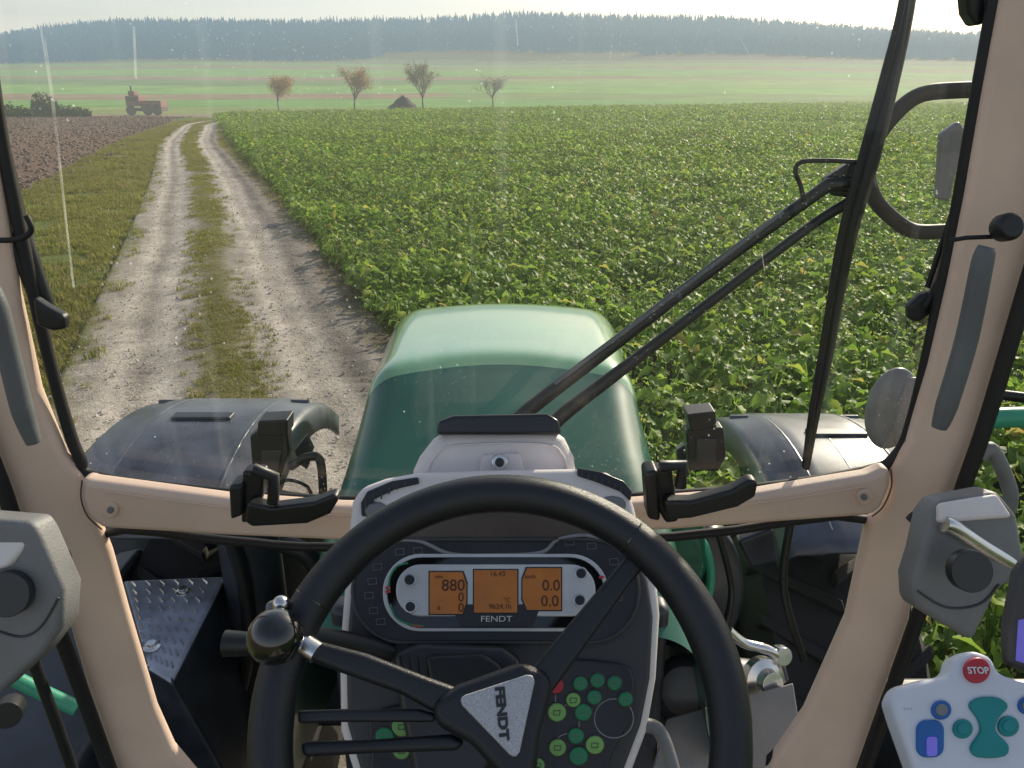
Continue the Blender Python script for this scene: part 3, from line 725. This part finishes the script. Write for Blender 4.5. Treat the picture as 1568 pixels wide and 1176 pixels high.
# left side hardware
lh=empty('door_hinge_arm')
tube('bar',px(vert(1.13),[(-20,150),(5,230),(25,320),(50,400),(75,470)]),[.009,.010,.011,.011,.009],M['black'],lh)
tube('bar_2',px(vert(1.12),[(-30,270),(10,350),(40,430),(60,490)]),.006,M['black'],lh)
tube('link',px(vert(1.08),[(-10,368),(30,366),(48,352),(40,330)]),.004,M['rubber'],lh)
slab('knuckle',[(48,455),(70,470),(98,485),(98,505),(80,508),(55,500)],vert(1.08),.02,M['black'],lh,.006)
# grab handles
gh=empty('grab_handle'); tube('grip',px(vert(.99),[(1512,378),(1505,400),(1480,520),(1450,620),(1438,655)]),[.009,.0135,.0145,.0145,.010],M['slate'],gh)
gh2=empty('grab_handle'); tube('grip',px(vert(.99),[(-20,430),(-5,470),(15,550),(35,630),(52,678)]),[.010,.0145,.0145,.0145,.010],M['slate'],gh2)
kn=empty('clamp_knob'); revolve('knob',[(.0,0),(.016,0),(.018,.004),(.018,.02),(.014,.026)],onY(1532,350,1.02),(0,-1,.3),M['black'],kn,20)
tube('rod',px(vert(1.02),[(1455,368),(1480,364),(1532,362)]),.003,M['rubber'],kn,sm=0)
# window latches
def latch(pts_post,pts_grip,foot,knob):
    r=empty('window_latch')
    slab('post',pts_post,vert(1.01),.03,M['black'],r,.006)
    slab('grip',pts_grip,vert(.985),.025,M['black'],r,.008)
    slab('foot',foot,vert(1.0),.04,M['black'],r,.006)
    tube('pin',px(vert(.99),knob),.009,M['black'],r,sm=0)
latch([(370,722),(404,724),(402,758),(385,800),(368,803)],[(378,770),(415,778),(480,770),(512,757),(519,765),(505,788),(470,803),(385,808),(374,800)],[(349,745),(372,742),(372,790),(352,798)],[(388,718),(420,730),(418,770)])
latch([(992,722),(1030,718),(1036,765),(1040,800),(1020,803),(1000,768)],[(1018,768),(1060,768),(1120,752),(1150,735),(1162,738),(1158,762),(1130,778),(1060,795),(1022,798)],[(987,725),(1008,720),(1012,800),(992,796)],[(1010,714),(1045,712),(1042,745)])
# left and right handle modules
lmod=empty('door_lock_module')
slab('body',[(-60,792),(48,800),(60,822),(96,905),(92,965),(62,1005),(0,1062),(-60,1090)],tilt(20,900,1.0,15),.05,M['modgrey'],lmod,.01)
slab('cap',[(-40,795),(48,801),(55,818),(10,868),(-40,880)],tilt(20,900,.98,35),.02,M['cowl'],lmod,.006)
tube('rail',px(vert(.88),[(-50,915),(0,882),(42,842),(52,832)]),.0085,M['chrome'],lmod)
revolve('knob',[(.0,0),(.026,0),(.029,.006),(.029,.02)],onY(22,905,.84),(0.1,-1,.4),M['dash2'],lmod,28)
tube('body_line',px(tilt(20,900,1.0,15),[(-20,960),(30,975),(62,960),(90,915)],.001),.0015,M['dash'],lmod)
tube('swivel',px(vert(1.0),[(78,835),(100,850),(98,872),(76,880),(66,858)]),.008,M['black'],lmod,closed=True)
tube('stay_rod',px(vert(.9),[(50,1010),(80,1090),(112,1180)]),.008,M['black'],lmod)
rmod=empty('door_lock_module')
slab('body',[(1400,888),(1412,850),(1425,790),(1440,768),(1530,752),(1560,790),(1572,860),(1560,885),(1530,905),(1492,985),(1402,932)],tilt(1480,860,1.0,18),.05,M['modgrey'],rmod,.01)
slab('cap',[(1440,770),(1528,755),(1553,792),(1440,800)],tilt(1480,780,.99,35),.02,M['cowl'],rmod,.006)
tube('rail',px(vert(.86),[(1446,802),(1462,808),(1510,840),(1600,892)]),.0105,M['chrome'],rmod)
revolve('knob',[(.0,0),(.022,0),(.026,.005),(.026,.02)],onY(1475,870,.82),(0,-1,.4),M['dash2'],rmod,28)
tube('body_line',px(tilt(1480,860,1.0,18),[(1405,905),(1450,930),(1500,925),(1530,895)],.001),.0015,M['dash'],rmod)
tube('swivel',px(vert(1.0),[(1395,800),(1408,790),(1425,800),(1412,840),(1425,870)]),.01,M['black'],rmod)
# rails seen through the side windows
sr=empty('side_handrail')
tube('rail_left',px(vert(1.3),[(-60,1018),(0,1030),(60,1058),(118,1085)]),.016,M['rail'],sr)
tube('rail_right',px(vert(1.9),[(1480,655),(1530,640),(1640,640)]),.028,M['rail'],sr)
tube('rail_right_2',px(vert(1.9),[(1500,700),(1520,690),(1548,760),(1530,800)]),.02,M['modgrey'],sr)
revolve('hose_coupler',[(.0,0),(.022,0),(.026,.01),(.026,.05)],onY(20,1078,1.2),(0.4,-1,.3),M['black'],sr,20)
box('left_tank',(-1.5,1.2,.7),(-1.0,1.9,1.35),M['engine'],sr,.03); box('right_tank',(1.0,1.1,.7),(1.5,1.7,1.3),M['engine'],sr,.03)

# =============== DASHBOARD ===============
ds=empty('dashboard')
IP=tilt(760,910,.90,38)
shell=[(534,800),(538,768),(552,745),(590,731),(640,722),(760,718),(880,716),(930,722),(960,740),(972,775),(985,830),(1006,880),(1012,940),(1006,1040),(992,1120),(962,1200),(940,1260),(580,1260),(545,1200),(520,1120),(518,1000),(526,900)]
slab('shell',shell,IP,.16,M['cowl'],ds,.010,off=-.008,bseg=4)
face=[(550,836),(566,806),(606,786),(690,776),(770,772),(850,775),(915,782),(952,802),(972,840),(993,890),(1001,945),(996,1040),(982,1110),(952,1190),(930,1250),(590,1250),(554,1190),(531,1110),(529,1000),(537,900)]
slab('face',face,IP,.03,M['dash'],ds,.006,off=.0)
slab('arch_recess',[(590,826),(640,828),(690,842),(830,842),(862,826),(925,822),(900,800),(840,786),(770,782),(690,785),(630,798)],IP,.01,M['brownscr'],ds,.002,off=.004)
tube('arch_lip',px(IP,[(572,822),(610,796),(680,782),(770,777),(850,780),(915,794),(950,816)],.006),.005,M['dash'],ds)
tube('brow_line',px(IP,[(560,860),(590,832),(640,828),(690,848),(760,850),(828,846),(855,826),(900,820),(945,836)],.006),.0022,M['greyprint'],ds)
slab('cluster_lens',rr(540,826,978,984,75,10),IP,.01,M['dash2'],ds,.003,off=.006)
tube('cluster_ring',px(IP,rr(540,826,978,984,75,6),.006),.0022,M['dash'],ds,sm=0,closed=True)
slab('display_ring',rr(586,848,932,967,58,10),IP,.006,M['silver'],ds,.001,off=.010)
slab('display_dark',rr(592,853,926,962,54,10),IP,.006,M['gloss'],ds,.001,off=.0115)
slab('display_plate',rr(606,864,912,944,38,10),IP,.006,M['silver'],ds,.002,off=.014)
slab('display_foot',[(690,925),(830,925),(815,960),(705,960)],IP,.006,M['dash2'],ds,.001,off=.0145)
for i,(a,b,c,d) in enumerate(((658,876,714,940),(726,873,792,938),(800,870,859,934))):
    w=(c-a)/2
    q=[(a,b),(c,b),(c,d),(a,d)]
    if i==0: q=[(a,b),(c-6,b),(c,b+18),(c,d-18),(c-6,d),(a,d)]
    if i==2: q=[(a+7,b),(c,b),(c,d),(a+7,d),(a,d-18),(a,b+18)]
    slab('lcd_frame_%d'%i,[(x+(2 if x>a+w else -2),y+(2 if y>b+30 else -2)) for x,y in q],IP,.004,M['dash2'],ds,.0004,off=.015)
    slab('lcd_%d'%i,q,IP,.003,M['lcd'],ds,.0003,off=.0158)
for (u,v,s,t) in ((694,897,18,'880'),(706,915,14,'0'),(706,931,14,'0'),(844,897,17,'0.0'),(842,921,17,'0.0'),(762,879,8,'16.43'),(766,929,8,'9624.1h'),(776,919,7,'°C'),(672,883,6,'min'),(672,930,8,'a'),(812,883,6,'km/h')):
    text('digits',t,IP,u,v,s,M['lcdtxt'],ds,off=.0165)
text('maker_name','FENDT',IP,760,948,9,M['white'],ds,off=.016,sx=1.3)
for u,v in ((627,888),(628,929),(890,878),(888,919)):
    slab('button_ring',circ(u,v,10),IP,.004,M['chrome'],ds,.0008,off=.0165); slab('button',circ(u,v,7.5),IP,.004,M['dash2'],ds,.0008,off=.019)
tube('fuel_arc',px(IP,[(625,862),(607,868),(597,885),(596,905)],.0125),.0011,M['green_btn'],ds); tube('temp_arc',px(IP,[(598,925),(606,945),(625,955),(650,959)],.0125),.0011,M['green_btn'],ds)
for u,v in ((594,900),(594,906),(636,958),(643,959),(921,884)): slab('red_tick',rr(u-4,v-2,u+4,v+2,1.5,2),IP,.002,M['red'],ds,.0002,off=.0135)
random.seed(3)
for u,v in ((578,868),(570,890),(565,912),(572,935),(583,952),(612,845),(640,843),(872,830),(906,836),(940,860),(950,890),(946,915)):
    tube('telltale',px(IP,[(u-7,v-4),(u+6,v-5),(u+7,v+4),(u-6,v+5)],.0065),.0004,M['modgrey'],ds,sm=0,closed=True)
# lower button panels
rp=[(835,1018),(880,1010),(945,1016),(968,1030),(972,1070),(962,1110),(935,1160),(915,1215),(800,1215),(812,1120),(818,1060)]
slab('button_panel',rp,IP,.01,M['dash2'],ds,.003,off=.007,sm=3)
slab('button_panel_left',[(566,1100),(600,1082),(650,1080),(690,1095),(715,1150),(720,1215),(580,1215),(568,1150)],IP,.01,M['dash2'],ds,.003,off=.007,sm=3)
for u,v,r,m in ((851,1050,12,'red'),(889,1047,11,'green_btn'),(915,1042,11,'green_btn'),(941,1046,11,'green_btn'),(958,1071,11,'green_btn'),(878,1072,11,'lime_btn'),(910,1068,11,'green_btn'),(853,1091,14,'lime_btn'),(893,1091,13,'green_btn'),(854,1145,13,'lime_btn'),(882,1127,12,'green_btn'),(911,1141,14,'lime_btn'),(886,1158,14,'green_btn'),(823,1172,11,'lime_btn'),(589,1128,14,'green_btn'),(615,1113,15,'lime_btn'),(643,1124,14,'green_btn'),(615,1150,13,'lime_btn')):
    slab('key_rim',circ(u,v,r+2.5),IP,.004,M['dash'],ds,.001,off=.0085); slab('key',circ(u,v,r),IP,.005,M[m],ds,.0015,off=.0105)
    if m!='red': tube('icon',px(IP,[(u-5,v-3),(u+5,v-3),(u+4,v+4),(u-5,v+4)],.0108),.0004,M['greyprint'] if m=='green_btn' else M['dash2'],ds,sm=0,closed=True)
tube('key_path',px(IP,circ(940,1100,30,14),.0075),.0007,M['greyprint'],ds,sm=2,closed=True)
tube('key_path_2',px(IP,[(851,1062),(853,1078),(878,1084),(886,1115),(854,1130),(854,1160)],.0075),.0007,M['greyprint'],ds)
tube('panel_line',px(IP,[(578,1106),(615,1090),(655,1100),(690,1130)],.0075),.0007,M['greyprint'],ds)
# stalks
tube('indicator_stalk',[IP.at(600,1000,.0),IP.at(540,985,.02),IP.at(470,975,.05),IP.at(400,985,.06),IP.at(345,985,.06)],[.010,.012,.011,.012,.014],M['black'],ds)
text('stalk_icon','50',IP,522,981,9,M['white'],ds,off=.034); 
slab('column_cover',[(600,1000),(640,985),(770,990),(800,1010),(795,1100),(720,1230),(640,1230),(610,1080)],IP,.05,M['dash2'],ds,.01,off=.035)
slab('column_cap',[(650,1005),(740,1000),(770,1020),(760,1060),(660,1060)],IP,.02,M['black'],ds,.006,off=.05)
for k in range(4): tube('column_groove',px(IP,[(610+k*14,1002+k*2),(620+k*12,1050)],.036),.0012,M['black'],ds,sm=0)
# cowl behind cluster
CP=tilt(760,700,1.0,24)
slab('cowl',[(626,790),(630,722),(640,700),(662,672),(686,656),(848,655),(866,672),(880,700),(886,745),(882,790)],CP,.05,M['cowl'],ds,.02,bseg=5)
slab('cowl_cap',[(668,666),(670,645),(694,636),(838,633),(856,643),(860,666)],tilt(760,645,.99,24),.05,M['dash2'],ds,.005)
tube('cowl_crease',px(CP,[(650,735),(665,700),(700,682),(830,680),(862,698),(872,735)],.001),.0016,M['cowl'],ds)
slab('key_plate',[(738,696),(796,693),(806,728),(732,730)],CP,.012,M['cowl'],ds,.004,off=.009)
revolve('ignition_lock',[(.0,0),(.010,0),(.0105,.002),(.0105,.008)],CP.at(765,708,.019),CP.n*-1,M['chrome'],ds,20)
revolve('lock_slot',[(.0,0),(.006,0),(.006,.003)],CP.at(765,708,.021),CP.n*-1,M['dash2'],ds,16)
for sg,(uv) in ((0,[(552,770),(562,752),(600,736),(640,730),(642,740),(606,748),(572,764),(562,790),(553,790)]),(1,[(884,716),(920,722),(955,736),(968,752),(966,766),(950,752),(915,738),(884,728)])):
    slab('air_vent_%d'%sg,uv,IP,.02,M['dash2'],ds,.002,off=-.004)
    for t in range(7):
        if sg==0: q=[(560+ t*12,778-t*7),(560+t*12,762-t*5)]
        else: q=[(892+t*10,720+t*4),(890+t*10,729+t*4)]
        tube('slat',px(IP,q,-.003),.001,M['dash'],ds,sm=0)
slab('vent_pod',circ(575,782,20,20,15),IP,.02,M['modgrey'],ds,.006,off=-.003)
slab('vent_pod_r',circ(938,772,22,20,14),IP,.02,M['modgrey'],ds,.006,off=-.003)
tube('column_base',[IP.at(760,1230,-.06),IP.at(760,1400,-.05)],.09,M['dash'],ds,sm=0)
tube('side_cable',px(IP,[(985,1110),(1010,1120),(1030,1176),(1040,1240)],-.02),.008,M['modgrey'],ds)

# =============== STEERING WHEEL ===============
sw=empty('steering_wheel'); SP=tilt(767,1100,.68,42.5)
C=SP.p; X=Vector((1,0,0)); U=Vector((0,math.sin(math.radians(42.5)),math.cos(math.radians(42.5)))); Rw=.2025
rim=[];rr_=[]
for i in range(96):
    a=2*math.pi*i/96; rim.append(C+(X*math.cos(a)+U*math.sin(a))*Rw)
    grip=max(math.exp(-((math.degrees(a)-20)/22)**2),math.exp(-((math.degrees(a)-175)/18)**2))
    rr_.append(.0185+.0012*grip)
tube('rim',rim,rr_,M['wheel'],sw,sm=0,closed=True,res=10)
for dg in (52,150,196,330):
    a=math.radians(dg); p0=C+(X*math.cos(a)+U*math.sin(a))*Rw; td=(-X*math.sin(a)+U*math.cos(a))
    revolve('seam_%d'%dg,[(.0188,-.0012),(.0197,0),(.0188,.0012)],p0,td,M['gloss'],sw,28)
slab('spoke_right',[(800,1040),(880,945),(945,868),(970,838),(985,840),(992,862),(965,895),(900,985),(835,1075)],SP,.022,M['wheel'],sw,.008,off=.0)
slab('spoke_left',[(725,1062),(650,1035),(560,1000),(490,982),(468,985),(462,1008),(520,1030),(610,1062),(700,1110)],SP,.022,M['wheel'],sw,.008,off=.0)
slab('hub_back',[(660,1075),(700,1048),(800,1012),(842,1030),(846,1060),(830,1120),(822,1180),(800,1210),(770,1195),(720,1140),(665,1110)],SP,.04,M['wheel'],sw,.012,off=.008)
slab('spoke_low_a',[(455,1088),(520,1086),(640,1086),(668,1094),(665,1106),(630,1106),(520,1106),(455,1108)],SP,.018,M['wheel'],sw,.006,off=-.006)
slab('spoke_low_b',[(458,1136),(560,1134),(690,1125),(712,1136),(700,1150),(570,1154),(462,1160)],SP,.018,M['wheel'],sw,.006,off=-.006)
slab('spoke_down',[(790,1190),(830,1170),(850,1250),(880,1330),(830,1345),(800,1270)],SP,.022,M['wheel'],sw,.008)
slab('badge',[(707,1080),(704,1070),(712,1064),(806,1033),(816,1034),(819,1044),(796,1152),(790,1160),(781,1157)],SP,.006,M['badge'],sw,.002,off=.012)
text('badge_letters','FENDT',SP,768,1092,14.5,M['dash2'],sw,off=.0125,rot=-84,sx=1.25,bold=.0006)
kb=SP.at(422,975,.03)
sphere('spinner_knob',kb,.0245,M['gloss'],sw,(1,1,1),40)
revolve('knob_stem',[(.014,-.03),(.016,-.01),(.012,.0)],kb-SP.n*.012,SP.n,M['chrome'],sw,24)
slab('clamp_plate',[(405,922),(425,915),(447,928),(440,950),(405,948)],SP,.02,M['modgrey'],sw,.004,off=.012)
sphere('clamp_bolt',SP.at(430,925,.016),.008,M['chrome'],sw,(1,1,1),16)
tube('clamp_collar',[SP.at(462,985,.006),SP.at(485,1000,.006)],.010,M['chrome'],sw,sm=0)

# =============== CONTROL PANEL (armrest terminal) ===============
jp=empty('armrest_control_panel'); JP=tilt(1490,1100,.62,46)
slab('plate',[(1364,1075),(1376,1052),(1420,1040),(1456,1034),(1462,1008),(1490,994),(1520,1004),(1532,1030),(1570,1044),(1650,1060),(1660,1240),(1440,1250),(1400,1176),(1376,1110)],JP,.025,M['panelw'],jp,.006)
slab('stop_button',circ(1498,1026,20),JP,.008,M['red'],jp,.002,off=.004); text('stop_label','STOP',JP,1498,1027,10,M['white'],jp,off=.0045,bold=.0002)
for u,v,r,m in ((1443,1087,15,'blue'),(1476,1116,15,'teal'),(1546,1112,16,'teal'),(1575,1080,14,'blue')):
    slab('key',circ(u,v,r),JP,.006,M[m],jp,.0015,off=.003); slab('key_top',circ(u,v,r*.62),JP,.006,M['modgrey' if m=='blue' else 'teal'],jp,.001,off=.0045)
slab('rocker',[(1485,1080),(1500,1068),(1530,1068),(1545,1082),(1530,1100),(1526,1120),(1545,1140),(1540,1158),(1500,1160),(1487,1145),(1502,1120),(1498,1100)],JP,.006,M['teal'],jp,.002,off=.003,sm=3)
slab('blue_key',rr(1405,1102,1447,1160,16),JP,.006,M['blue'],jp,.002,off=.003); slab('blue_led',rr(1420,1128,1436,1158,5),JP,.004,M['purple'],jp,.001,off=.0045)
text('mini_print','- - -',JP,1390,1085,6,M['dash2'],jp,off=.001)
tm=empty('terminal_monitor'); TP=tilt(1560,900,.66,20)
slab('case',[(1560,880),(1580,850),(1650,820),(1660,1060),(1545,1022),(1545,960)],TP,.015,M['dash'],tm,.006)
slab('screen',[(1560,950),(1650,930),(1650,1040),(1556,1012)],TP,.002,M['purple'],tm,.0005,off=.001)

# =============== LIGHT ===============
az=math.radians(34); el=math.radians(24)
w=D.worlds.new("World"); SC.world=w; w.use_nodes=True; nt=w.node_tree; N=nt.nodes; L=nt.links
sky=N.new('ShaderNodeTexSky'); sky.sky_type='NISHITA'; sky.sun_disc=False; sky.sun_elevation=el; sky.sun_rotation=az; sky.air_density=1.0; sky.dust_density=2.0
# thin high haze / cirrus veil, strongest near the horizon
tc=N.new('ShaderNodeTexCoord'); sx=N.new('ShaderNodeSeparateXYZ'); L.new(tc.outputs['Generated'],sx.inputs[0])
mr=N.new('ShaderNodeMapRange'); mr.inputs[1].default_value=0; mr.inputs[2].default_value=.6; mr.inputs[3].default_value=.65; mr.inputs[4].default_value=.12; L.new(sx.outputs[2],mr.inputs[0])
vm=N.new('ShaderNodeVectorMath'); vm.operation='MULTIPLY'; vm.inputs[1].default_value=(2,2,14); L.new(tc.outputs['Generated'],vm.inputs[0])
n=N.new('ShaderNodeTexNoise'); n.inputs['Scale'].default_value=1.5; n.inputs['Detail'].default_value=6; L.new(vm.outputs[0],n.inputs['Vector'])
nr=N.new('ShaderNodeMapRange'); nr.inputs[1].default_value=.35; nr.inputs[2].default_value=.65; nr.inputs[3].default_value=.6; nr.inputs[4].default_value=1.3; L.new(n.outputs[0],nr.inputs[0])
mu=N.new('ShaderNodeMath'); mu.operation='MULTIPLY'; mu.use_clamp=True; L.new(mr.outputs[0],mu.inputs[0]); L.new(nr.outputs[0],mu.inputs[1])
mx=N.new('ShaderNodeMix'); mx.data_type='RGBA'; L.new(mu.outputs[0],mx.inputs[0]); L.new(sky.outputs[0],mx.inputs[6]); mx.inputs[7].default_value=(6.2,6.2,6.0,1)
L.new(mx.outputs[2],N['Background'].inputs[0]); N['Background'].inputs[1].default_value=.14
ld=D.lights.new('sun','SUN'); ld.energy=5; ld.angle=math.radians(.6); ld.color=(1,.89,.70)
lo_=D.objects.new('sun',ld); COLL.objects.link(lo_)
sd=Vector((math.sin(az)*math.cos(el),math.cos(az)*math.cos(el),math.sin(el)))
lo_.rotation_euler=sd.to_track_quat('Z','Y').to_euler()
# camera
cd=D.cameras.new('camera'); co=D.objects.new('camera',cd); COLL.objects.link(co); SC.camera=co
co.location=CAM; co.rotation_euler=(math.radians(90)-PIT,0,0); cd.sensor_width=36; cd.lens=36*F/1568; cd.clip_start=.02; cd.clip_end=20000
SC.view_settings.view_transform='Standard'; SC.view_settings.look='None'; SC.view_settings.exposure=0
